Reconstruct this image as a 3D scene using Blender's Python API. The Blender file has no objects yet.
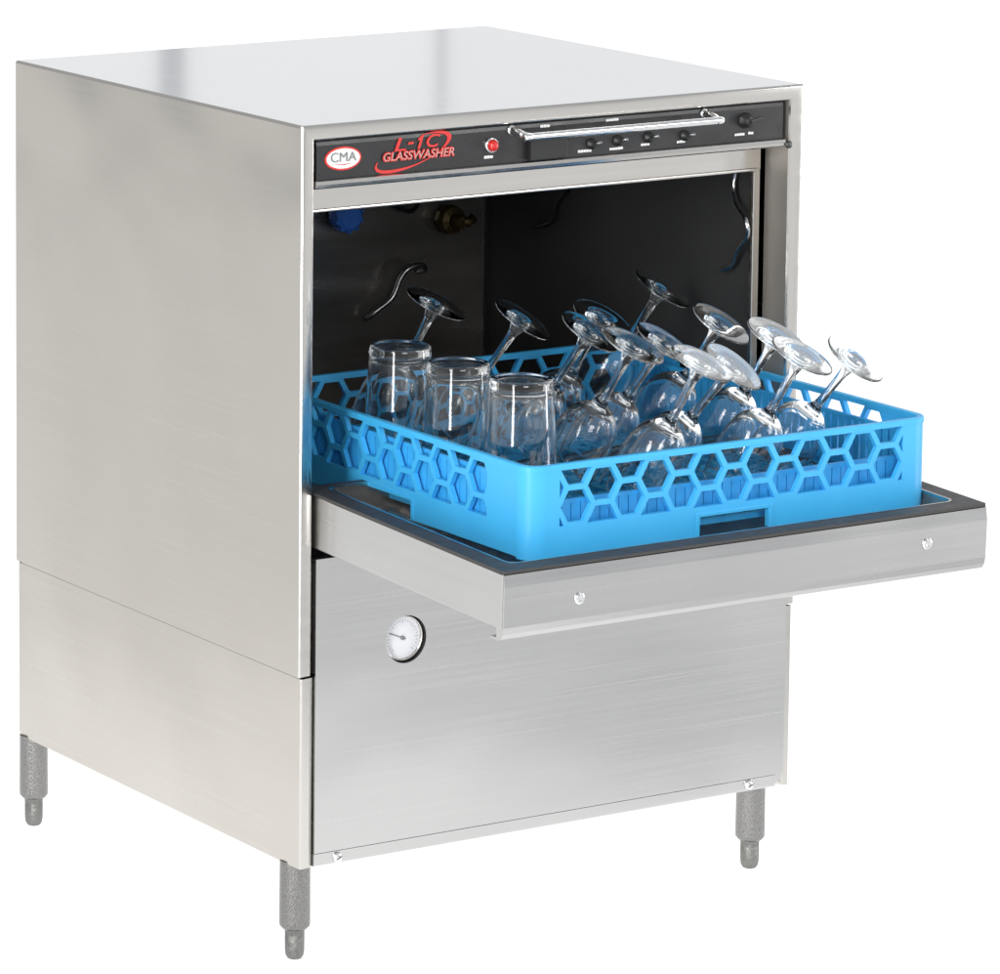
import bpy, bmesh, math, random
from mathutils import Vector, Matrix
R = math.radians
random.seed(4)
S = bpy.context.scene
COL = S.collection

# ------------------------------------------------------------------ camera
cam_d = bpy.data.cameras.new('camera'); cam = bpy.data.objects.new('camera', cam_d); COL.objects.link(cam)
cr = Vector((0.8708101, -0.49161862, -0.0009536)); cu = Vector((0.06514558, 0.11347012, 0.99140334)); cf = Vector((0.48728413, 0.86338616, -0.13083771))
m3 = Matrix((cr, cu, -cf)).transposed()
cam.matrix_world = Matrix.Translation((-2.4696067, -3.8668958, 1.5101147)) @ m3.to_4x4()
cam_d.sensor_fit = 'HORIZONTAL'; cam_d.sensor_width = 36.0
cam_d.lens = 4729.247 / 1000 * 36.0
cam_d.shift_x = 0.5 - 0.04665; cam_d.shift_y = (67.95 - 487.0) / 1000
cam_d.clip_start = 0.05; cam_d.clip_end = 200
S.camera = cam

# ------------------------------------------------------------------ studio light
W = bpy.data.worlds.new('World'); S.world = W; W.use_nodes = True
bg = W.node_tree.nodes['Background']; bg.inputs[0].default_value = (0.93, 0.96, 1.0, 1); bg.inputs[1].default_value = 0.6

def area(name, loc, target, sx, sy, radiance, col=(1, 1, 1)):
    l = bpy.data.lights.new(name, 'AREA'); l.shape = 'RECTANGLE'; l.size = sx; l.size_y = sy
    l.energy = radiance * math.pi * sx * sy; l.color = col
    o = bpy.data.objects.new(name, l); COL.objects.link(o); o.location = loc
    o.rotation_euler = (Vector(target) - Vector(loc)).to_track_quat('-Z', 'Y').to_euler()
    return o
# added unseen lamps whiten the floor: bright centre strip, dimmer flanks shading the steel
def hidden_floor_lamp(off, wid, lo, hi, radiance, col):
    ax = Vector((0.571, 0.816, 0)).normalized(); sd = Vector((ax.y, -ax.x, 0)); c = Vector((-2.47, -3.87, -0.3)) + ax * ((lo + hi) / 2) + sd * off
    l = bpy.data.lights.new('hidden_floor_lamp', 'AREA'); l.shape = 'RECTANGLE'; l.size = hi - lo; l.size_y = wid
    l.energy = radiance * math.pi * wid * (hi - lo); l.color = col
    o = bpy.data.objects.new('hidden_floor_lamp', l); COL.objects.link(o)
    o.matrix_world = Matrix.Translation(c) @ Matrix((ax, -sd, Vector((0, 0, -1)))).transposed().to_4x4() @ Matrix.Rotation(math.pi, 4, 'X')
    d = o.matrix_world.to_3x3() @ Vector((0, 0, -1))
    if d.z < 0: o.matrix_world = o.matrix_world @ Matrix.Rotation(math.pi, 4, 'X')
hidden_floor_lamp(-.17, 1.86, 1, 6.2, 1.10, (1, 0.99, 0.975)); hidden_floor_lamp(0, 4.4, 6.2, 22, 1.0, (1, 0.99, 0.975))
hidden_floor_lamp(-1.65, 1.1, -8, 6.2, 0.66, (1, 0.975, 0.93)); hidden_floor_lamp(1.70, 1.0, -8, 6.2, 0.52, (1, 0.985, 0.96))  # unlit gap on the right imitates the open door's floor shadow
hidden_floor_lamp(-9.2, 14, -8, 22, 0.64, (1, 0.975, 0.93)); hidden_floor_lamp(9.2, 14, -8, 22, 0.52, (1, 0.985, 0.96))
area('softbox_key', (-3.4, -1.9, 2.3), (0.3, 0, 0.5), 0.9, 1.8, 14, (1, 0.98, 0.95))
area('added_back_light', (2.03, 5.0, 1.75), (2.03, 0, 1.75), 1.58, 1.3, .42)  # added panels behind, gaps shaped to streak the hood top's reflection
area('added_back_light', (3.22, 5.0, 1.75), (3.22, 0, 1.75), .67, 1.3, .42)
area('added_back_light', (4.63, 5.0, 1.75), (4.63, 0, 1.75), 2.1, 1.3, .40)
area('softbox_right', (2.6, -3.2, 2.6), (0.3, 0, 0.5), 0.8, 1.4, 9)
area('added_side_light', (3.7, 1.1, 2.3), (0.4, -0.1, 0.55), 2.4, 2.2, 1.5)  # added light, placed so the glass feet reflect white
area('strip_left', (-1.9, -1.25, 0.62), (0.2, 0, 0.5), 0.30, 1.15, 20)  # added low strips, left and right, for upright bars on the tumblers
area('strip_right', (2.5, -1.3, 0.62), (0.3, 0, 0.5), 0.28, 1.1, 16)
area('added_fill_light', (-1.2, -4.3, 1.9), (0.3, 0, 0.55), 1.4, 1.0, 11)  # added frontal light to brighten the chamber and its fittings

S.view_settings.view_transform = 'Standard'; S.view_settings.look = 'None'
S.view_settings.exposure = 0; S.view_settings.gamma = 1
S.render.engine = 'CYCLES'
C = S.cycles
C.use_denoising = True
try: C.denoiser = 'OPENIMAGEDENOISE'
except Exception: pass
C.max_bounces = 24; C.transmission_bounces = 24; C.glossy_bounces = 8; C.diffuse_bounces = 4; C.transparent_max_bounces = 16
C.sample_clamp_indirect = 8

# ------------------------------------------------------------------ materials
def mat(name, col, rough=0.4, metal=0.0, **kw):
    m = bpy.data.materials.new(name); m.use_nodes = True
    b = m.node_tree.nodes['Principled BSDF']
    b.inputs['Base Color'].default_value = (*col, 1); b.inputs['Roughness'].default_value = rough; b.inputs['Metallic'].default_value = metal
    for k, v in kw.items(): b.inputs[k.replace('_', ' ')].default_value = v
    return m

def vary(m, scale, rlo, rhi, bump=0.0, cvar=0.0, detail=3.0, dist=0.0002, wave=0.0):
    """stretched noise drives roughness, colour wear and a fine bump"""
    nt = m.node_tree; N = nt.nodes; L = nt.links; b = N['Principled BSDF']
    tc = N.new('ShaderNodeTexCoord'); mp = N.new('ShaderNodeMapping'); mp.inputs['Scale'].default_value = scale
    L.new(tc.outputs['Object'], mp.inputs['Vector'])
    no = N.new('ShaderNodeTexNoise'); no.inputs['Scale'].default_value = 1.0; no.inputs['Detail'].default_value = detail
    L.new(mp.outputs[0], no.inputs['Vector'])
    mr = N.new('ShaderNodeMapRange'); mr.inputs[1].default_value = 0.3; mr.inputs[2].default_value = 0.7
    mr.inputs[3].default_value = rlo; mr.inputs[4].default_value = rhi
    L.new(no.outputs['Fac'], mr.inputs[0]); L.new(mr.outputs[0], b.inputs['Roughness'])
    if cvar:
        c = b.inputs['Base Color'].default_value[:]
        n2 = N.new('ShaderNodeTexNoise'); n2.inputs['Scale'].default_value = 3.0; n2.inputs['Detail'].default_value = 4
        L.new(tc.outputs['Object'], n2.inputs['Vector'])
        ad = N.new('ShaderNodeMath'); ad.operation = 'ADD'; L.new(no.outputs['Fac'], ad.inputs[0]); L.new(n2.outputs['Fac'], ad.inputs[1])
        rp = N.new('ShaderNodeMapRange'); rp.inputs[1].default_value = 0.6; rp.inputs[2].default_value = 1.4
        rp.inputs[3].default_value = 1 - cvar; rp.inputs[4].default_value = 1 + cvar
        L.new(ad.outputs[0], rp.inputs[0])
        mx = N.new('ShaderNodeVectorMath'); mx.operation = 'SCALE'; mx.inputs[0].default_value = c[:3]
        L.new(rp.outputs[0], mx.inputs['Scale']); L.new(mx.outputs[0], b.inputs['Base Color'])
    if bump:
        bp = N.new('ShaderNodeBump'); bp.inputs['Strength'].default_value = bump; bp.inputs['Distance'].default_value = dist
        L.new(no.outputs['Fac'], bp.inputs['Height']); L.new(bp.outputs[0], b.inputs['Normal'])
        if wave:                                                            # rolled sheet is never quite flat
            n3 = N.new('ShaderNodeTexNoise'); n3.inputs['Scale'].default_value = 3.2; n3.inputs['Detail'].default_value = 1.5
            L.new(tc.outputs['Object'], n3.inputs['Vector'])
            b2 = N.new('ShaderNodeBump'); b2.inputs['Strength'].default_value = 1.0; b2.inputs['Distance'].default_value = wave * 0.05
            L.new(n3.outputs['Fac'], b2.inputs['Height']); L.new(b2.outputs[0], bp.inputs['Normal'])
    return m

STEEL = vary(mat('brushed_steel', (0.55, 0.523, 0.482), 0.3, 1.0), (3, 3, 420), 0.20, 0.28, 0.03, 0.06, wave=0.34)
STEEL_V = vary(mat('brushed_steel_front', (0.545, 0.54, 0.535), 0.3, 1.0), (3, 3, 420), 0.20, 0.28, 0.022, 0.06, wave=0.34)
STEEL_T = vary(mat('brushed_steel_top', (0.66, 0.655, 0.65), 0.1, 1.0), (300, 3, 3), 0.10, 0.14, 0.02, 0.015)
TRIM = vary(mat('polished_trim', (0.60, 0.58, 0.55), 0.2, 1.0), (2, 2, 90), 0.14, 0.24, 0.03, 0.03)
SHADESTEEL = vary(mat('shade_darkened_steel', (0.30, 0.282, 0.264), 0.22, 0.8), (5, 5, 40), 0.16, 0.30, 0.06, 0.25)  # steel darkened in colour to stand for dark reflections
JAMB = vary(mat('dull_jamb_steel', (0.46, 0.43, 0.39), 0.5, 0.7), (60, 3, 3), 0.42, 0.55, 0.03, 0.05)
CHROME = mat('chrome', (0.8, 0.8, 0.8), 0.06, 1.0)
CAST = vary(mat('cast_leg_metal', (0.25, 0.246, 0.238), 0.35, 1.0), (700, 700, 420), 0.18, 0.45, 1.0, 0.34, 3, 0.0008)
CASTD = vary(mat('cast_foot_metal', (0.22, 0.22, 0.21), 0.5, 1.0), (320, 320, 320), 0.35, 0.6, 0.9, 0.35, 3, 0.0010)
BLACK = vary(mat('black_panel', (0.022, 0.022, 0.023), 0.28), (40, 40, 40), 0.24, 0.34, 0, 0.1)
BLACKP = mat('black_plastic', (0.015, 0.015, 0.015), 0.35)
GASKET = vary(mat('gasket_rubber', (0.04, 0.038, 0.036), 0.5), (60, 60, 60), 0.45, 0.6, 0.1, 0.1)
HOSE = mat('hose_rubber', (0.012, 0.012, 0.012), 0.12)
HOSE_GLINT = mat('hose_glint_steel', (0.55, 0.56, 0.57), 0.12, 1.0)
BRASS = vary(mat('stained_brass', (0.10, 0.075, 0.03), 0.4, 0.8), (200, 200, 200), 0.3, 0.55, 0.4, 0.3)
BLUEK = mat('blue_knob_plastic', (0.04, 0.19, 0.72), 0.3)
RED = mat('red_lens', (0.55, 0.012, 0.012), 0.18, 0.0, Coat_Weight=0.5)
REDP = mat('red_print', (0.62, 0.035, 0.03), 0.4)
PINKP = mat('pale_red_print', (0.50, 0.30, 0.27), 0.4)
WHITEP = mat('white_print', (0.78, 0.78, 0.76), 0.4)
GREYP = mat('grey_print', (0.20, 0.21, 0.21), 0.4)
DIAL = mat('dial_face', (0.72, 0.73, 0.76), 0.4, 0.0, Coat_Weight=1.0)
PLASTIC = vary(mat('blue_rack_plastic', (0.055, 0.45, 0.84), 0.38), (30, 30, 30), 0.32, 0.46, 0.02, 0.03)
PLASTIC_SHADE = vary(mat('shaded_rack_plastic', (0.042, 0.39, 0.79), 0.4), (30, 30, 30), 0.34, 0.48, 0.02, 0.03)  # deeper blue puts the shade behind the honeycomb into the colour
bb = PLASTIC.node_tree.nodes['Principled BSDF']
bb.inputs['Subsurface Weight'].default_value = 0.15; bb.inputs['Subsurface Radius'].default_value = (0.2, 0.6, 1.0); bb.inputs['Subsurface Scale'].default_value = 0.004

GLASS = bpy.data.materials.new('clear_glass'); GLASS.use_nodes = True
nt = GLASS.node_tree; nt.nodes.clear()
go = nt.nodes.new('ShaderNodeOutputMaterial'); gb = nt.nodes.new('ShaderNodeBsdfGlass')
gb.inputs['IOR'].default_value = 1.5; gb.inputs['Roughness'].default_value = 0.0; gb.inputs['Color'].default_value = (0.988, 0.993, 0.993, 1)
nt.links.new(gb.outputs[0], go.inputs[0])

UNDERLIT = bpy.data.materials.new('underlit_white'); UNDERLIT.use_nodes = True  # made-up translucent sheet that lets the hidden lamps whiten the floor
nt = UNDERLIT.node_tree; nt.nodes.clear()
ao = nt.nodes.new('ShaderNodeOutputMaterial'); tb = nt.nodes.new('ShaderNodeBsdfTranslucent'); tb.inputs[0].default_value = (0.9, 0.9, 0.9, 1)
db = nt.nodes.new('ShaderNodeBsdfDiffuse'); db.inputs[0].default_value = (0.8, 0.8, 0.8, 1)
ms = nt.nodes.new('ShaderNodeAddShader'); mx2 = nt.nodes.new('ShaderNodeMixShader'); mx2.inputs[0].default_value = 0.15
nt.links.new(tb.outputs[0], mx2.inputs[1]); nt.links.new(db.outputs[0], mx2.inputs[2]); nt.links.new(mx2.outputs[0], ao.inputs[0])
nt.nodes.remove(ms)

# ------------------------------------------------------------------ mesh helpers
class MB:
    def __init__(s): s.v = []; s.f = []; s.m = []; s.sm = []
    def add(s, verts, faces, mi=0, smooth=False, M=None):
        o = len(s.v)
        for p in verts: s.v.append(tuple(M @ Vector(p)) if M is not None else tuple(p))
        for f in faces: s.f.append([i + o for i in f]); s.m.append(mi); s.sm.append(smooth)
    def bm(s, b, mi=0, smooth=False, M=None):
        b.verts.index_update()
        s.add([v.co[:] for v in b.verts], [[v.index for v in f.verts] for f in b.faces], mi, smooth, M); b.free()
    def box(s, a, b, mi=0, bev=0.0, M=None, seg=2):
        m = bmesh.new(); bmesh.ops.create_cube(m, size=1)
        for v in m.verts: v.co = Vector([(a[i] + b[i]) / 2 + v.co[i] * (b[i] - a[i]) for i in range(3)])
        if bev: bmesh.ops.bevel(m, geom=m.edges[:], offset=bev, segments=seg, affect='EDGES', profile=0.5)
        s.bm(m, mi, False, M)
    def lathe(s, prof, seg=32, mi=0, M=None, smooth=True):
        vs = []; fs = []; rings = []
        for r, z in prof:
            if r < 1e-6: rings.append([len(vs)]); vs.append((0, 0, z))
            else:
                rings.append(list(range(len(vs), len(vs) + seg)))
                vs += [(r * math.cos(2 * math.pi * k / seg), r * math.sin(2 * math.pi * k / seg), z) for k in range(seg)]
        for A, B in zip(rings, rings[1:]):
            for k in range(seg):
                k2 = (k + 1) % seg
                if len(A) == 1 and len(B) == 1: continue
                if len(A) == 1: fs.append((A[0], B[k2], B[k]))
                elif len(B) == 1: fs.append((A[k], A[k2], B[0]))
                else: fs.append((A[k], A[k2], B[k2], B[k]))
        s.add(vs, fs, mi, smooth, M)
    def tube(s, pts, r, seg=10, mi=0, caps=True):
        P = [Vector(p) for p in pts]; n = len(P); vs = []; fs = []; up = None
        for i in range(n):
            t = (P[min(i + 1, n - 1)] - P[max(i - 1, 0)]).normalized()
            if up is None:
                up = t.orthogonal().normalized()
            up = (up - t * up.dot(t)).normalized(); sd = t.cross(up)
            vs += [P[i] + (up * math.cos(2 * math.pi * k / seg) + sd * math.sin(2 * math.pi * k / seg)) * r for k in range(seg)]
        for i in range(n - 1):
            for k in range(seg):
                k2 = (k + 1) % seg; fs.append((i * seg + k, i * seg + k2, (i + 1) * seg + k2, (i + 1) * seg + k))
        if caps: fs += [tuple(range(seg))[::-1], tuple((n - 1) * seg + k for k in range(seg))]
        s.add(vs, fs, mi, True)
    def prism(s, poly, a, b, axis='x', mi=0):
        """polygon extruded along an axis; polygon coords are the other two axes in order"""
        n = len(poly)
        def pt(c, q): return {'x': (c, q[0], q[1]), 'y': (q[0], c, q[1]), 'z': (q[0], q[1], c)}[axis]
        vs = [pt(a, q) for q in poly] + [pt(b, q) for q in poly]
        fs = [tuple(range(n)), tuple(range(2 * n - 1, n - 1, -1))] + [(i, (i + 1) % n, n + (i + 1) % n, n + i) for i in range(n)]
        s.add(vs, fs, mi)
    def mesh(s, src, mi=0, M=None):
        s.add([v.co[:] for v in src.vertices], [list(p.vertices) for p in src.polygons], mi, False, M)
        bpy.data.meshes.remove(src)
    def build(s, name, mats, parent=None, loc=None, rot=None, fix=True, angle=None):
        me = bpy.data.meshes.new(name); me.from_pydata(s.v, [], s.f)
        for m in (mats if isinstance(mats, (list, tuple)) else [mats]): me.materials.append(m)
        for p, mi, sm in zip(me.polygons, s.m, s.sm): p.material_index = mi; p.use_smooth = sm
        if fix:
            b = bmesh.new(); b.from_mesh(me); bmesh.ops.recalc_face_normals(b, faces=b.faces[:]); b.to_mesh(me); b.free()
        if angle is not None: me.set_sharp_from_angle(angle=R(angle))
        me.update()
        o = bpy.data.objects.new(name, me); COL.objects.link(o)
        if parent: o.parent = parent
        if loc: o.location = loc
        if rot: o.rotation_euler = rot
        return o

def fill2d(outer, holes, thick):
    """flat plate in XY with polygon holes, centred on z = 0"""
    cu_ = bpy.data.curves.new('tmp', 'CURVE'); cu_.dimensions = '2D'; cu_.fill_mode = 'BOTH'; cu_.extrude = thick / 2
    for poly in [outer] + holes:
        sp = cu_.splines.new('POLY'); sp.points.add(len(poly) - 1); sp.use_cyclic_u = True
        for q, pt in zip(poly, sp.points): pt.co = (q[0], q[1], 0, 1)
    o = bpy.data.objects.new('tmp', cu_); COL.objects.link(o)
    me = bpy.data.meshes.new_from_object(o.evaluated_get(bpy.context.evaluated_depsgraph_get()))
    bpy.data.objects.remove(o); bpy.data.curves.remove(cu_)
    return me

def text2d(body, w, h, thick, shear=0.0, bold=0.0):
    cu_ = bpy.data.curves.new('tmp', 'FONT'); cu_.body = body; cu_.size = 1; cu_.shear = shear; cu_.offset = bold
    cu_.extrude = 0.02; cu_.resolution_u = 4
    o = bpy.data.objects.new('tmp', cu_); COL.objects.link(o)
    me = bpy.data.meshes.new_from_object(o.evaluated_get(bpy.context.evaluated_depsgraph_get()))
    bpy.data.objects.remove(o); bpy.data.curves.remove(cu_)
    xs = [v.co.x for v in me.vertices]; ys = [v.co.y for v in me.vertices]
    for v in me.vertices:
        v.co.x = ((v.co.x - min(xs)) / (max(xs) - min(xs)) - 0.5) * w
        v.co.y = ((v.co.y - min(ys)) / (max(ys) - min(ys)) - 0.5) * h
        v.co.z = v.co.z / 0.02 * thick
    return me

def smooth_path(pts, n=8):
    P = [Vector(p) for p in pts]; out = []
    for i in range(len(P) - 1):
        a = P[max(i - 1, 0)]; b = P[i]; c = P[i + 1]; d = P[min(i + 2, len(P) - 1)]
        for k in range(n):
            t = k / n
            out.append(0.5 * (2 * b + (c - a) * t + (2 * a - 5 * b + 4 * c - d) * t * t + (3 * b - a - 3 * c + d) * t ** 3))
    out.append(P[-1]); return out
def smooth_prof(pts, n=4): return [(max(0.0, p.x), p.y) for p in smooth_path([(a, b, 0) for a, b in pts], n)]
def ellipse(cx, cy, a, b, n=40, rot=0.0):
    return [(cx + a * math.cos(t) * math.cos(rot) - b * math.sin(t) * math.sin(rot), cy + a * math.cos(t) * math.sin(rot) + b * math.sin(t) * math.cos(rot)) for t in (2 * math.pi * k / n for k in range(n))]
def rrect(x0, y0, x1, y1, r, n=5):
    out = []
    for cx, cy, a0 in ((x1 - r, y0 + r, -90), (x1 - r, y1 - r, 0), (x0 + r, y1 - r, 90), (x0 + r, y0 + r, 180)):
        out += [(cx + r * math.cos(R(a0 + 90 * k / n)), cy + r * math.sin(R(a0 + 90 * k / n))) for k in range(n + 1)]
    return out
def empty(name, loc=(0, 0, 0)):
    o = bpy.data.objects.new(name, None); COL.objects.link(o); o.location = loc; o.empty_display_size = 0.05; return o
def tag(o, label, cat, group=None):
    o['label'] = label; o['category'] = cat
    if group: o['group'] = group
FRONT = lambda x, y, z: Matrix.Translation((x, y, z)) @ Matrix.Rotation(R(90), 4, 'X')      # XY plate -> faces -y
SIDE = lambda x, y, z: Matrix.Translation((x, y, z)) @ Matrix.Rotation(R(90), 4, 'Z') @ Matrix.Rotation(R(90), 4, 'X')

# ------------------------------------------------------------------ setting: plain white floor, lit through by the added lamps
b = MB(); b.add([(-17, -15, -.006), (23, -15, -.006), (23, 25, -.006), (-17, 25, -.006)], [(0, 1, 2, 3)])
fl = b.build('floor', UNDERLIT); fl['kind'] = 'structure'

# ------------------------------------------------------------------ glasswasher
WD, D, H, HB, SEAM = 0.62, 0.5774, 0.8473, 0.0963, 0.2936
washer = empty('glasswasher')
tag(washer, 'stainless steel undercounter glasswasher with its drop-down door open and black control strip', 'glasswasher')

# hood: folded sheet, inverted U, with back
b = MB(); t = 0.002; r = 0.003
outer = [(0, SEAM)]
for cx, cz, a0 in ((r, H - r, 180), (WD - r, H - r, 90)):
    outer += [(cx + r * math.cos(R(a0 - 90 * k / 5)), cz + r * math.sin(R(a0 - 90 * k / 5))) for k in range(6)]
outer += [(WD, SEAM)]
inner = [(WD - t, SEAM), (WD - t, H - t), (t, H - t), (t, SEAM)]
y0, y1 = 0.0032, D
n = len(outer)
vs = [(x, y0, z) for x, z in outer] + [(x, y1, z) for x, z in outer]
top_faces = []; side_faces = []
for i in range(n - 1):
    f = (i, i + 1, n + i + 1, n + i)
    (top_faces if abs(outer[i][1] - outer[i + 1][1]) < 1e-6 else side_faces).append(f)
b.add(vs, side_faces, 0, True); b.add(vs, top_faces, 1, False)
vi = [(x, y0, z) for x, z in inner] + [(x, y1, z) for x, z in inner]
b.add(vi, [(0, 1, 5, 4), (1, 2, 6, 5), (2, 3, 7, 6)], 0)
b.box((t + .0005, D - 0.004, HB + .004), (WD - t - .0005, D - 0.001, H - t - .0005), 0)
hood = b.build('hood', [STEEL, STEEL_T], washer, angle=35)

# base cabinet: sides set in 2.5 mm, bottom plate
i_ = 0.0025
b = MB()
b.box((i_, 0.0032, HB), (i_ + .002, D - .004, SEAM - .0025)); b.box((WD - i_ - .002, 0.0032, HB), (WD - i_, D - .004, SEAM - .0025))
b.box((i_ + .0025, .02, HB + .001), (WD - i_ - .0025, D - .0045, HB + .003))
b.box((i_ + .0005, .004, SEAM - .006), (i_ + .003, D - .006, SEAM + .004))      # joggle behind the seam
base = b.build('base_cabinet', STEEL, washer)

# front frame: mitred flange swept round the hood opening
def sweep_frame(b, path, prof, mi=0, last=None):
    """path in XZ (polyline), prof = (inward offset, y)"""
    P = [Vector((x, z)) for x, z in path]; rows = []
    for k, p in enumerate(P):
        dirs = []
        if k > 0: dirs.append((P[k] - P[k - 1]).normalized())
        if k < len(P) - 1: dirs.append((P[k + 1] - P[k]).normalized())
        nr = [Vector((d.y, -d.x)) for d in dirs]
        if len(nr) == 2: m = (nr[0] + nr[1]); m = m / (m.dot(nr[0]))
        else: m = nr[0]
        rows.append([(p.x + m.x * u, y, p.y + m.y * u) for u, y in prof])
    vs = [v for r_ in rows for v in r_]; q = len(prof)
    fs = [(a * q + c, a * q + c + 1, (a + 1) * q + c + 1, (a + 1) * q + c) for a in range(len(rows) - 1) for c in range(q - 1)]
    b.add(vs, fs, mi)
    if last is not None:
        for k in range(len(fs)): b.m[-1 - k] = last if k % (q - 1) == 0 else mi
prof = [(0.0, .0031), (.0004, .0014), (.0016, .0003), (.003, 0.0), (.0135, .0016), (.0152, .0026), (.0162, .0045), (.0164, .042)]
b = MB(); sweep_frame(b, [(0, SEAM), (0, H), (WD, H), (WD, SEAM)], prof, 0, 1)
b.build('front_frame', [TRIM, JAMB], washer, angle=25)
b = MB()
pb = [(u, y + .0006) for u, y in prof]
sweep_frame(b, [(i_, HB), (i_, SEAM - .0025)], pb); b.build('base_flange', TRIM, washer, angle=25); b = MB()
sweep_frame(b, [(WD - i_, SEAM - .0025), (WD - i_, HB)], [(u * .55, y) for u, y in pb])
b.build('base_flange', TRIM, washer, angle=25)

# wash chamber (steel coloured dark for its dim reflections), its front frame and its fittings
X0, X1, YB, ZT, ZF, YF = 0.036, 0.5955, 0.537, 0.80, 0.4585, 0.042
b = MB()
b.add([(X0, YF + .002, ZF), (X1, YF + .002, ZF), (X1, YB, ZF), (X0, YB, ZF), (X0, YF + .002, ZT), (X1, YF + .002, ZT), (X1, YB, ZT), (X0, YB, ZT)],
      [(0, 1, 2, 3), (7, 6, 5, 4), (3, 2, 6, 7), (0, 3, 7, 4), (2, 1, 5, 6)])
b.box((X1 - .005, YB - .005, ZF + .001), (X1 - .0005, YB - .0005, ZT - .001), 1)      # black strip down the rear corner
chamber = b.build('wash_chamber', [SHADESTEEL, BLACKP], washer, fix=False)
b = MB()
b.box((.0175, YF - .001, .7538), (.5965, YF + .001, .81))
b.box((.030, YF - .0012, ZF - .03), (.0385, YF + .0008, .7530)); b.box((.5850, YF - .0012, ZF - .03), (.5935, YF + .0008, .7530))
b.box((.033, YF - .0042, .7528), (.5935, YF - .0014, .7558), 0, .001)
b.box((.5938, YF - .0008, ZF - .03), (.5962, YF + .0008, .7530), 0)
b.box((.5850, YF - .0045, ZF - .03), (.5880, YF - .0016, .7523), 0, .001)
b.build('chamber_frame', TRIM, washer)
b = MB(); b.box((.0175, YF + .004, .30), (.0215, YF + .5, .80)); b.box((.5950, YF + .004, .30), (.5985, YF + .5, .80)); b.box((.0215, .05, .425), (.595, .52, .43))
b.box((.0215, .05, .15), (.595, .06, .42))
b.build('light_stop', mat('light_stop_black', (.03, .03, .03), .7), washer)  # added dark plates, unseen, stop light leaking through the gaps
b = MB(); b.lathe([(0, .03), (.012, .03), (.0165, .026), (.0175, .012), (.015, .004), (.010, 0)], 28, 0, Matrix.Translation((.388, YB - .004, .6535)) @ Matrix.Rotation(R(90), 4, 'X'))
for k in range(10):
    a = 2 * math.pi * k / 10
    b.box((-.0022, .0150, .010), (.0022, .0188, .026), 0, .0008, Matrix.Translation((.388, YB - .004, .6535)) @ Matrix.Rotation(R(90), 4, 'X') @ Matrix.Rotation(a, 4, 'Z'))
b.build('dosing_knob', BLUEK, chamber, angle=40)
b = MB(); b.tube([(.412, YB - .001, .662), (.412, YB - .02, .662)], .003, 10); b.build('pin', CHROME, chamber)
b = MB(); MM = Matrix.Translation((.5345, YB - .001, .6365)) @ Matrix.Rotation(R(90), 4, 'X')
b.lathe([(0, .034), (.006, .034), (.0085, .030), (.0085, .022), (.016, .020), (.0175, .012), (.0165, .004), (.012, 0)], 10, 0, MM, False)
b.tube([(.5345, YB - .026, .6365), (.549, YB - .028, .634), (.556, YB - .030, .640)], .006, 8)
b.build('spray_fitting', BRASS, chamber)
b = MB(); b.tube(smooth_path([(.452, YB - .006, .72), (.456, YB - .008, .685), (.464, YB - .010, .660), (.478, YB - .012, .650), (.492, YB - .010, .657), (.499, YB - .008, .68), (.500, YB - .006, .72)]), .0026)
b.build('spray_hose', HOSE, chamber)
b = MB(); b.tube(smooth_path([(X1 - .006, .068, .76), (X1 - .007, .075, .735), (X1 - .012, .066, .716), (X1 - .02, .038, .702), (X1 - .018, .036, .686), (X1 - .012, .060, .666), (X1 - .008, .074, .648), (X1 - .008, .092, .640)]), .0026)
b.build('reflection_tube', HOSE_GLINT, chamber)  # tube coloured bright to stand for the hose's white reflections
b = MB(); b.tube(smooth_path([(X1 - .006, .355, .72), (X1 - .006, .372, .690), (X1 - .007, .392, .668), (X1 - .007, .40, .648), (X1 - .006, .43, .637)]), .0028)
b.build('spray_hose', HOSE, chamber)
b = MB(); b.tube(smooth_path([(.425, YB - .01, .532), (.432, YB - .016, .540), (.452, YB - .02, .555), (.462, YB - .022, .577), (.472, YB - .025, .588), (.488, YB - .025, .590), (.496, YB - .02, .583), (.498, YB - .004, .578)]), .0030)
b.build('spray_pipe', mat('pipe_steel', (.3, .3, .3), .3, 1.0), chamber)

# control strip
PX0, PX1, PZ0, PZ1, PY = .0205, .5975, .7915, .8335, .006
b = MB()
b.prism([(.033, PZ0), (PY, PZ0), (PY, PZ1 - .008), (PY + .001, PZ1 - .0045), (PY + .004, PZ1 - .0012), (PY + .009, PZ1), (.033, PZ1)], PX0, PX1, 'x')
panel = b.build('control_panel', BLACK, washer)
b = MB(); b.prism([(.033, .7825), (.005, .7825), (.0022, .784), (.001, .787), (.0016, .7905), (.004, .7913), (.033, .7913)], .0172, .598, 'x')
b.build('trim_strip', TRIM, washer)
def disc(b, cx, cz, a, bz, y, th, mi): b.prism(ellipse(cx, cz, a, bz, 44), y - th, y, 'y', mi)
b = MB(); disc(b, .0513, .8112, .0215, .0118, PY - .0002, .0006, 0); disc(b, .0513, .8112, .0195, .0100, PY - .0009, .0004, 1)
b.mesh(text2d('CMA', .030, .0095, .0003, 0, .0), 2, FRONT(.0513, PY - .0018, .8128))
b.prism([(.040, .8062), (.0513, .8045), (.0626, .8062), (.0513, .8053)], PY - .0020, PY - .0014, 'y', 0)
b.build('badge', [REDP, WHITEP, GREYP], panel)
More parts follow.
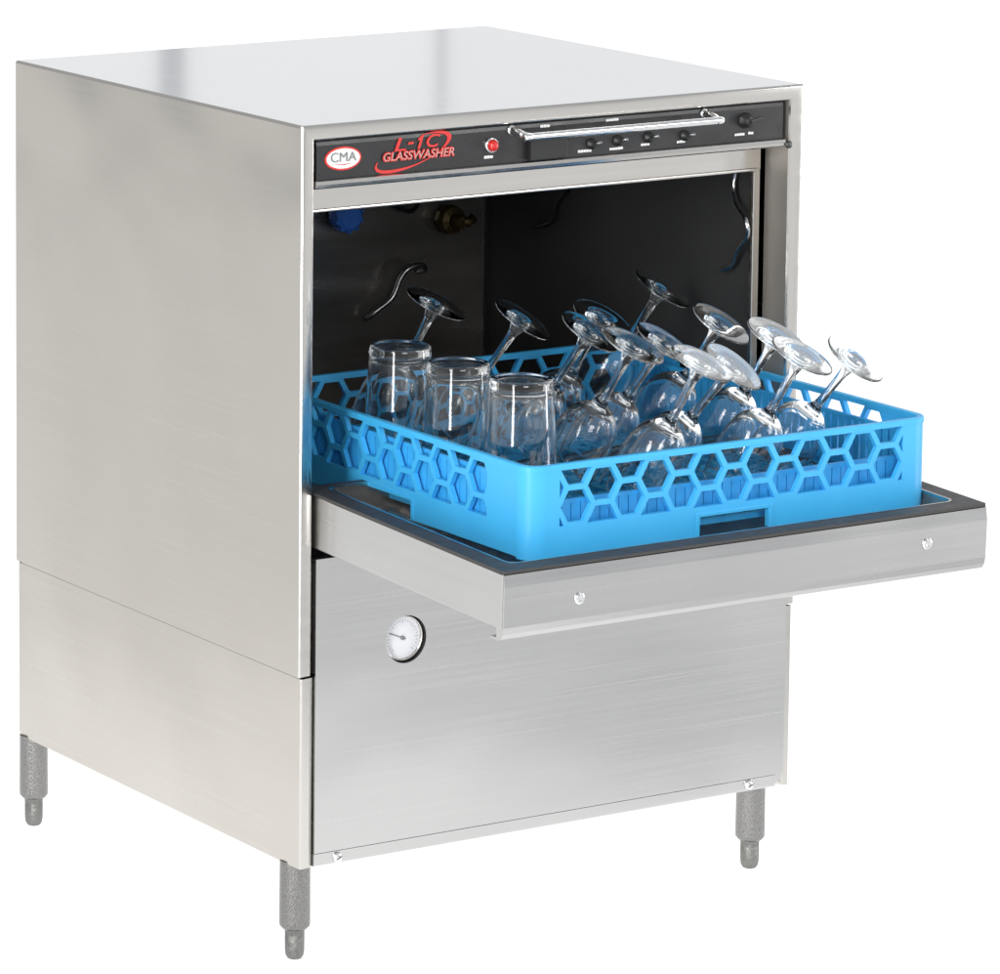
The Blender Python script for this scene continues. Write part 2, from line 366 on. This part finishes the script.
# red lettering with its swoosh
b = MB()
def swoosh(t0, t1, n=60):
    o_, i_ = [], []
    for k in range(n + 1):
        f = k / n; t_ = R(t0 + (t1 - t0) * f); w = .0006 + .0042 * math.sin(math.pi * f) ** .8 * (0.55 + 0.45 * math.cos(2 * t_ - R(40)))
        o_.append((.0475 * math.cos(t_), .0138 * math.sin(t_))); i_.append(((.0475 - 1.5 * w) * math.cos(t_), (.0138 - w) * math.sin(t_)))
    return o_ + i_[::-1]
b.mesh(fill2d(swoosh(72, -205), [], .0004), 0, FRONT(.1345, PY - .0006, .8112) @ Matrix.Rotation(R(17), 4, 'Z'))
for ch, x, z, w, h in (('L', .1185, .8202, .014, .0132), ('-', .1312, .8206, .0070, .0024), ('1', .1425, .8210, .0085, .0134), ('C', .1580, .8214, .0165, .0132)):
    if ch == '1':
        me_ = fill2d([(-.0036, -h / 2), (-.0004, -h / 2), (.0040, h / 2), (.0016, h / 2), (-.0030, h / 2 - .0036), (-.0022, h / 2 - .0052), (-.0002, h / 2 - .0040)], [], .0004)
    else: me_ = text2d(ch, w, h, .0003, .25, .012)
    b.mesh(me_, 0, FRONT(x, PY - .0012, z))
b.mesh(text2d('GLASSWASHER', .086, .0098, .0003, .2, .045), 0, FRONT(.1405, PY - .0018, .8088))
b.mesh(text2d('GLASSWASHER', .084, .0078, .0003, .2, -.01), 1, FRONT(.1405, PY - .0024, .8088))
b.build('logo_lettering', [REDP, PINKP], panel)
# pilot light
b = MB(); MM = FRONT(.2278, PY - .0002, .8115)
b.lathe([(.0078, 0), (.0078, .003), (.0066, .0045), (.006, .003)], 28, 0, MM)
b.lathe([(.006, .002), (.006, .005), (.0045, .0085), (.002, .0098), (0, .010)], 28, 1, MM)
b.build('pilot_light', [CHROME, RED], panel)
# bail handle
b = MB(); hz = .8245; hy = PY - .026
b.tube(smooth_path([(.2535, PY, hz), (.2535, PY - .012, hz - .001), (.2545, hy + .004, hz - .003), (.2595, hy, hz - .004), (.27, hy, hz - .004), (.48, hy, hz - .004), (.4905, hy, hz - .004), (.4945, hy + .004, hz - .003), (.495, PY - .012, hz - .001), (.495, PY, hz)]), .0040, 12)
for x in (.2535, .495): b.lathe([(.0055, 0), (.0055, .0016), (.0036, .0024)], 16, 0, FRONT(x, PY - .0002, hz))
b.build('handle', CHROME, panel)
b = MB(); b.box((.272, PY - .008, .7925), (.318, PY - .0002, .8135), 0, .0015); b.build('switch_block', BLACKP, panel)
for x, z in ((.352, .8035), (.385, .8045), (.424, .805), (.470, .8035)):
    b = MB(); b.lathe([(.0058, 0), (.0058, .0016), (.0040, .0022), (.0040, .0045), (0, .0050)], 14, 0, FRONT(x, PY - .0002, z))
    b.tube([(x, PY - .003, z), (x + .003, PY - .014, z + .003)], .0016, 8, 1)
    b.build('toggle_switch', [BLACKP, mat('toggle_metal', (.35, .35, .36), .3, 1.0)], panel)
b = MB(); b.lathe([(.0085, 0), (.0085, .0012), (.0068, .002), (.0062, .010), (.005, .0112), (0, .0112)], 22, 0, FRONT(.548, PY - .0002, .8135))
b.box((-.0022, -.0022, .009), (.0135, .0022, .0135), 0, .001, FRONT(.548, PY, .8135) @ Matrix.Rotation(R(12), 4, 'Z'))
b.build('selector_knob', BLACKP, panel)
# small illegible white print: only dashes can be made out
def dash(x, z, w, h=.0028):
    n = max(2, int(w / .0032)); c = w / n; b = MB()
    for k in range(n): b.box((x - w / 2 + k * c + .0002, PY - .0005, z - h / 2), (x - w / 2 + (k + 1) * c - .0003, PY - .0002, z + h / 2 - random.random() * .0006))
    b.build('label_print', WHITEP, panel)
for x, z, w in ((.2255, .7995, .011), (.2945, .826, .012), (.378, .8265, .016), (.344, .7968, .017), (.3835, .7965, .017), (.420, .7980, .011), (.4655, .7975, .011), (.541, .7995, .013), (.5555, .8000, .007)): dash(x, z, w)
b = MB(); b.lathe([(.004, 0), (.004, .002), (.002, .003), (0, .003)], 14, 0, FRONT(.6015, .0014, .785)); b.build('screw', mat('dark_screw', (.1, .1, .1), .4, 1.0), washer)

# lower access panel with a round port for the thermometer
GX, GZ = .1275, .3170
AX0, AX1, AZ0, AZ1 = .0193, .6095, .1103, .4115
b = MB(); b.mesh(fill2d([(AX0, AZ0), (AX1, AZ0), (AX1, AZ1), (AX0, AZ1)], [ellipse(GX, GZ, .0245, .0245, 48)], .0016), 0, FRONT(0, 0.0002, 0))
b.box((AX0, .0012, AZ1 - .003), (AX1, .03, AZ1 - .0006)); b.box((AX0 + .0002, .0012, AZ0), (AX0 + .0018, .03, AZ1 - .004)); b.box((AX1 - .0018, .0012, AZ0), (AX1 - .0002, .03, AZ1 - .004))
acc = b.build('access_panel', STEEL_V, washer)
b = MB(); b.prism([(.012, .0968), (.0012, .0968), (.0002, .0980), (-.0001, .0995), (-.0003, .1095), (.0004, .1099), (.012, .1099)], .0190, .600, 'x'); b.prism([(.012, .1015), (.003, .1015), (.003, .1095), (.012, .1095)], .6005, .611, 'x')
rail = b.build('bottom_rail', STEEL_V, washer)
for x, z in ((.0467, .1032), (.5640, .1040)):
    b = MB(); b.lathe([(.0056, 0), (.0056, .0012), (.0046, .0032), (.0028, .0042), (0, .0045)], 20, 0, FRONT(x, -.0001, z)); b.box((-.0032, -.0005, .0042), (.0032, .0005, .0049), 1, 0, FRONT(x, 0, z) @ Matrix.Rotation(R(25), 4, 'Z'))
    b.build('screw', [CHROME, BLACKP], rail)
th = MB(); th.lathe([(.0243, -.0005), (.0243, -.024), (0, -.024)], 40, 0, FRONT(GX, 0, GZ))
MM = FRONT(GX, .0085, GZ)
th.lathe([(.0238, -.010), (.0238, .003), (.0231, .0044), (.0222, .0044), (.0214, .0020)], 44, 1, MM)
gauge = th.build('dial_thermometer', [mat('port_black', (.01, .01, .01), .5), TRIM], washer)
b = MB(); b.lathe([(.0218, .0018), (0, .0018)], 40, 0, MM); b.build('dial_face', DIAL, gauge)
b = MB()
for k in range(25):
    a = R(-135 + k * 270 / 24 + 90); L_ = .0032 if k % 4 == 0 else .0018
    b.box((.0186 - L_, -.00025, .0017), (.0186, .00025, .0019), 0, 0, MM @ Matrix.Rotation(a, 4, 'Z'))
b.build('dial_marks', GREYP, gauge)
b = MB(); b.box((-.004, -.0006, .0022), (.0165, .0006, .0026), 0, 0, MM @ Matrix.Rotation(R(158), 4, 'Z')); b.lathe([(.0022, .0018), (.0022, .0032), (0, .0034)], 16, 0, MM); b.build('pointer', GREYP, gauge)

# legs
for x, y in ((.016, .030), (.605, .048), (.015, .566), (.602, .566)):
    b = MB(); b.lathe([(0, .0975), (.0155, .0975), (.0158, .034), (.0156, .030), (.0128, .0265), (.0118, .0262), (.0110, .027)], 32, 0, Matrix.Translation((x, y, 0)))
    leg = b.build('leg', CAST, washer, angle=50)
    b = MB(); b.lathe([(.0098, .0275), (.0102, .0225), (.0096, .0218), (.0102, .0208), (.0096, .0198), (.0101, .0188), (.0100, .0040), (.0094, -.001), (.0074, -.0046), (.0045, -.0058), (0, -.006)], 28, 0, Matrix.Translation((x, y, 0))); b.build('foot', CASTD, leg)

# drop-down door, lying open as a tray
TX0, TX1, TY = .019, .6022, -.3235
tilt = R(2.0)
b = MB()
# front skin, top edge chamfered, bottom rolled under, lower right corner rounded
fp = [(TY + .012, -.0008), (TY + .0035, -.0008), (TY + .0008, -.0020), (TY - .0014, -.0135), (TY - .0016, -.0150), (TY - .0016, -.0525), (TY - .0004, -.0590), (TY + .0026, -.0640), (TY + .0080, -.0662), (TY + .020, -.0662), (TY + .020, -.0640), (TY + .010, -.0635)]
b.prism(fp, TX0 + .001, TX1 - .001, 'x')
b.box((TX0, TY + .0015, -.0535), (TX0 + .002, .030, -.0012), 0, .0006); b.box((TX1 - .002, TY + .0015, -.0535), (TX1, .030, -.0012), 0, .0006)
b.box((TX0 + .0022, TY + .014, -.0530), (TX1 - .0022, .030, -.0500))
door = b.build('door', STEEL_V, washer, (0, 0, .4762), (tilt, 0, 0))
GI = .021
b = MB(); b.mesh(fill2d(rrect(TX0 + .0003, TY + .0008, TX1 - .0003, .03, .003), [rrect(TX0 + GI, TY + GI, TX1 - GI, .02, .012)], .0028), 0, Matrix.Translation((0, 0, .0004)))
b.build('gasket', GASKET, door)
b = MB(); q = GI + .0006
b.mesh(fill2d(rrect(TX0 + q, TY + q, TX1 - q, .0195, .0115), [rrect(TX0 + q + .0022, TY + q + .0022, TX1 - q - .0022, .018, .010)], .0030), 0, Matrix.Translation((0, 0, .0006)))
b.build('liner_lip', TRIM, door)
b = MB(); a0, a1, c0, c1 = TX0 + q + .001, TX1 - q - .001, TY + q + .001, .019
b.add([(a0, c0, -.001), (a1, c0, -.001), (a1, c1, -.001), (a0, c1, -.001), (a0 + .006, c0 + .006, -.024), (a1 - .006, c0 + .006, -.024), (a1 - .006, c1, -.024), (a0 + .006, c1, -.024)], [(0, 1, 5, 4), (1, 2, 6, 5), (2, 3, 7, 6), (3, 0, 4, 7), (4, 5, 6, 7)])
b.build('tray_liner', SHADESTEEL, door, fix=False)
for x, z in ((.1058, -.0335), (.5255, -.0300)):
    b = MB(); b.lathe([(.0060, 0), (.0060, .0008), (.0046, .0022), (.0022, .0018), (0, .0010)], 20, 0, FRONT(x, TY - .0017, z)); b.build('screw', CHROME, door)

# ------------------------------------------------------------------ blue dishwasher rack
rack = empty('glass_rack', (.338, -.016, .4535))
tag(rack, 'sky blue plastic dishwasher rack with honeycomb sides standing on the open door', 'rack')
hw, hd, RH = .245, .242, .0915       # half width, half depth, height
cr_ = .020; TH = .0052
def clip(poly, x0, y0, x1, y1):
    for ax, lim, sg in ((0, x0, 1), (0, x1, -1), (1, y0, 1), (1, y1, -1)):
        out = []
        for i in range(len(poly)):
            p, q = poly[i], poly[(i + 1) % len(poly)]
            dp = (p[ax] - lim) * sg; dq = (q[ax] - lim) * sg
            if dp >= 0: out.append(p)
            if (dp >= 0) != (dq >= 0):
                t_ = dp / (dp - dq); out.append((p[0] + (q[0] - p[0]) * t_, p[1] + (q[1] - p[1]) * t_))
        poly = out
        if not poly: return []
    return poly
def area2(p): return abs(sum(p[i][0] * p[(i + 1) % len(p)][1] - p[(i + 1) % len(p)][0] * p[i][1] for i in range(len(p)))) / 2
def side_plate(half, margin):
    L_ = half - cr_; wx = half - margin; z0, z1 = .0310, RH - .0062
    holes = []; hr = .0211; rib = .0028; hh = math.sqrt(3) * hr
    for k in range(-10, 11):
        cx = k * 1.5 * hr
        for j in range(-1, 4):
            cy = z0 + hh * (j + (0.0 if k % 2 else 0.5))
            hx = [(cx + (hr - rib * 1.155) * math.cos(R(60 * i)), cy + (hr - rib * 1.155) * math.sin(R(60 * i))) for i in range(6)]
            c = clip(hx, -wx, z0, wx, z1)
            if len(c) > 2 and area2(c) > 8e-6: holes.append(c)
    ow = [(-L_, .002), (-.043, .002), (-.041, .021), (.041, .021), (.043, .002), (L_, .002), (L_, RH - .003), (-L_, RH - .003)]
    return fill2d(ow, holes, TH)
for half, M in ((hw, FRONT(0, -hd + TH / 2, 0)), (hw, FRONT(0, hd - TH / 2, 0)), (hd, SIDE(-hw + TH / 2, 0, 0)), (hd, SIDE(hw - TH / 2, 0, 0))):
    b = MB(); b.mesh(side_plate(half, .036 if half == hw else .070), 0, M)
    # ribs framing the grip slot and the solid band below the honeycomb
    for a_, c_ in (((-.047, .0020), (-.0425, .0250)), ((.0425, .0020), (.047, .0250)), ((-.0424, .0212), (.0424, .0250))):
        s_ = TH / 2
        b.box((a_[0], a_[1], -s_ - .0012), (c_[0], c_[1], s_ + .0012), 0, .0005, M)
    b.build('side_panel', PLASTIC, rack)
for sx, sy, a0 in ((1, -1, -90), (1, 1, 0), (-1, 1, 90), (-1, -1, 180)):
    b = MB(); n = 10; cx, cy = sx * (hw - cr_), sy * (hd - cr_)
    ring = [(cx + cr_ * math.cos(R(a0 + 90 * k / n)), cy + cr_ * math.sin(R(a0 + 90 * k / n))) for k in range(n + 1)]
    ring += [(cx + (cr_ - TH) * math.cos(R(a0 + 90 * k / n)), cy + (cr_ - TH) * math.sin(R(a0 + 90 * k / n))) for k in range(n, -1, -1)]
    b.prism(ring, .0, RH - .003, 'z'); o = b.build('corner_post', PLASTIC, rack)
    for p in o.data.polygons: p.use_smooth = abs(p.normal.z) < .5
    o.data.set_sharp_from_angle(angle=R(40))
b = MB(); e = .0012
path = rrect(-hw - e, -hd - e, hw + e, hd + e, cr_ + e, 8); pin = rrect(-hw + TH + e, -hd + TH + e, hw - TH - e, hd - TH - e, cr_ - TH - e, 8)
n = len(path); lv = [(path, RH - .0058, 0), (path, RH - .0014, 0), ]
vs = [(*p, RH - .0058) for p in path] + [(*p, RH - .0013) for p in path] + [(p[0] * .996, p[1] * .996, RH) for p in path] + [(p[0] * 1.004, p[1] * 1.004, RH) for p in pin] + [(*p, RH - .0013) for p in pin] + [(*p, RH - .0058) for p in pin]
fs = [(k * n + i, k * n + (i + 1) % n, ((k + 1) % 6) * n + (i + 1) % n, ((k + 1) % 6) * n + i) for k in range(6) for i in range(n)]
b.add(vs, fs, 0); b.build('rim', PLASTIC, rack)
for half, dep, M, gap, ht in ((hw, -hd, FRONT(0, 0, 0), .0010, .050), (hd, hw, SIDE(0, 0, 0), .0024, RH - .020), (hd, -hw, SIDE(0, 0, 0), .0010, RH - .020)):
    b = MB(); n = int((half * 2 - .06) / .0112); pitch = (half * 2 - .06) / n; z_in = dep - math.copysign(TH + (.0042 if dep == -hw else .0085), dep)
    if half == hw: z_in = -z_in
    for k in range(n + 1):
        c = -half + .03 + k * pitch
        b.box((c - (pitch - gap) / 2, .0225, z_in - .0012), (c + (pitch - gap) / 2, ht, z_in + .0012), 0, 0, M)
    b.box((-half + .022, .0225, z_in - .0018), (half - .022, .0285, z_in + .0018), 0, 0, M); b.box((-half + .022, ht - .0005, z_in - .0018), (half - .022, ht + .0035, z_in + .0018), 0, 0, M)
    o = b.build('inner_fence', PLASTIC_SHADE, rack)
b = MB(); st = .0242
ks = [k for k in range(-9, 10)]
for k in ks:
    e0 = .044 if abs(k * st) < .05 else .0125
    b.box((k * st - .0014, -hd + e0, .0060), (k * st + .0014, hd - e0, .0122)); b.box((-hw + e0, k * st - .0014, .0066), (hw - e0, k * st + .0014, .0126))
for k in (-6, -2, 2, 6):
    b.box((k * st - .002, -hd + .044, .0055), (k * st + .002, hd - .044, .0128)); 
b.build('base_grid', PLASTIC, rack)

# ------------------------------------------------------------------ glasses
GZ0 = .4670
tp = smooth_prof([(0, .1408), (.012, .1408), (.022, .1410), (.0258, .1426), (.0275, .1429), (.0292, .1419), (.0301, .1388), (.0306, .132), (.0324, .10), (.0352, .05), (.0378, .006), (.0380, .002), (.0373, .0002), (.0363, .0016), (.0359, .006), (.0333, .05), (.0303, .10), (.0288, .122), (.0272, .1285), (.022, .1312), (.010, .1320), (0, .1320)], 4)
TL = ['clear tumbler standing upside down farthest back in the row of three',
      'clear upturned tumbler in the middle of the row along the rack\'s left side',
      'clear upturned tumbler nearest the front corner of the blue rack']
proto = None
for (x, y), lab in zip(((.1444, .040), (.1444, -.063), (.152, -.160)), TL):
    if proto is None:
        b = MB(); b.lathe(tp, 96)
        b.v = [(vx * 1.035, vy * 1.035, vz) for vx, vy, vz in b.v]; proto = o = b.build('tumbler', GLASS)
    else:
        o = proto.copy(); COL.objects.link(o)
    o.location = (x, y, GZ0); tag(o, lab, 'tumbler', 'upturned tumblers in the blue rack')

GH = .158
foot_p = smooth_prof([(0, 0), (.012, 0), (.024, -.0001), (.0312, 0), (.0327, .0003), (.0331, .0009), (.0326, .0015), (.030, .0018), (.021, .0026), (.0130, .0046), (.0088, .0080), (.0072, .0120)], 3)
stem_p = smooth_prof([(.0072, .0120), (.0055, .0170), (.0046, .0235), (.0041, .034), (.0040, .047), (.0043, .058), (.0056, .0645), (.0090, .0690)], 4)
bowl_p = smooth_prof([(.0090, .0690), (.0160, .0735), (.0248, .0815), (.0308, .0920), (.0333, .105), (.0337, .118), (.0322, .135), (.0297, .1485), (.0291, .1500), (.0284, .1487), (.0310, .135), (.0325, .118), (.0320, .105), (.0294, .0928), (.0234, .0832), (.0150, .0760), (.006, .0728), (0, .0722)], 4)
bowl_p = [(r_ * (1 - .085 * min(1, max(0, t_ - .072) / .02)), .0715 + (t_ - .069) * (.158 - .0715) / (.150 - .069)) for r_, t_ in bowl_p]
stem_p = [(r_, .012 + (t_ - .012) * (.0715 - .012) / (.069 - .012)) for r_, t_ in stem_p]
def glass_part(prof, name, parent):
    b = MB(); b.lathe([(r_, GH - t_) for r_, t_ in prof], 56); b.f = [f[::-1] for f in b.f]; return b.build(name, GLASS, parent, fix=False)
GL = [
 ((0.23, 0.102, 0.635), (0.282, -0.336, 0.899), 'wine glass at back left, its foot rising just behind the farthest tumbler'),
 ((0.317, 0.072, 0.615), (0.378, -0.412, 0.829), 'wine glass with its foot alone against the dark wall above the middle tumbler'),
 ((0.323, -0.038, 0.62), (0.312, -0.446, 0.839), 'wine glass just right of the nearest tumbler, its broad foot before another foot'),
 ((0.376, 0.014, 0.62), (0.231, -0.444, 0.866), 'wine glass mostly hidden, foot peeking from behind the foot right of the nearest tumbler'),
 ((0.285, -0.162, 0.63), (0.252, -0.396, 0.883), 'wine glass whose foot overlaps the right edge of the foot beside the nearest tumbler'),
 ((0.518, 0.102, 0.625), (0.341, -0.406, 0.848), 'wine glass whose foot stands highest of all against the black interior'),
 ((0.353, -0.123, 0.62), (0.332, -0.432, 0.839), 'wine glass with small foot half hidden in the crowded middle, below the highest foot'),
 ((0.306, -0.245, 0.625), (0.244, -0.383, 0.891), 'front row wine glass in the middle, its long stem leaning over the front rim'),
 ((0.367, -0.216, 0.61), (0.331, -0.519, 0.788), 'wine glass with large steeply tipped foot just right of the middle front stem'),
 ((0.465, -0.068, 0.62), (0.293, -0.459, 0.839), 'wine glass with foot before the chamber wall, just left of the door frame edge'),
 ((0.47, -0.153, 0.62), (0.231, -0.444, 0.866), 'wine glass whose foot crosses the right hand door frame of the machine'),
 ((0.429, -0.245, 0.62), (0.242, -0.42, 0.875), 'wine glass second from the right, its foot partly before the white background'),
 ((0.5, -0.24, 0.6095), (0.284, -0.546, 0.788), 'rightmost wine glass, its foot wholly clear against the white background'),
]
proto = None
for i, (P, nrm, lab) in enumerate(GL):
    nv = Vector(nrm).normalized()
    if proto is None:
        proto = o = empty('wine_glass')
        for pr, nm in ((foot_p, 'foot'), (stem_p, 'stem'), (bowl_p, 'bowl')): glass_part(pr, nm, o)
    else:
        o = proto.copy(); COL.objects.link(o)
        for ch in list(proto.children):
            c = ch.copy(); COL.objects.link(c); c.parent = o
    o.rotation_mode = 'QUATERNION'; o.rotation_quaternion = Vector((0, 0, 1)).rotation_difference(nv)
    o.location = Vector(P) - nv * GH
    tag(o, lab, 'wine glass', 'upturned wine glasses leaning in the blue rack')
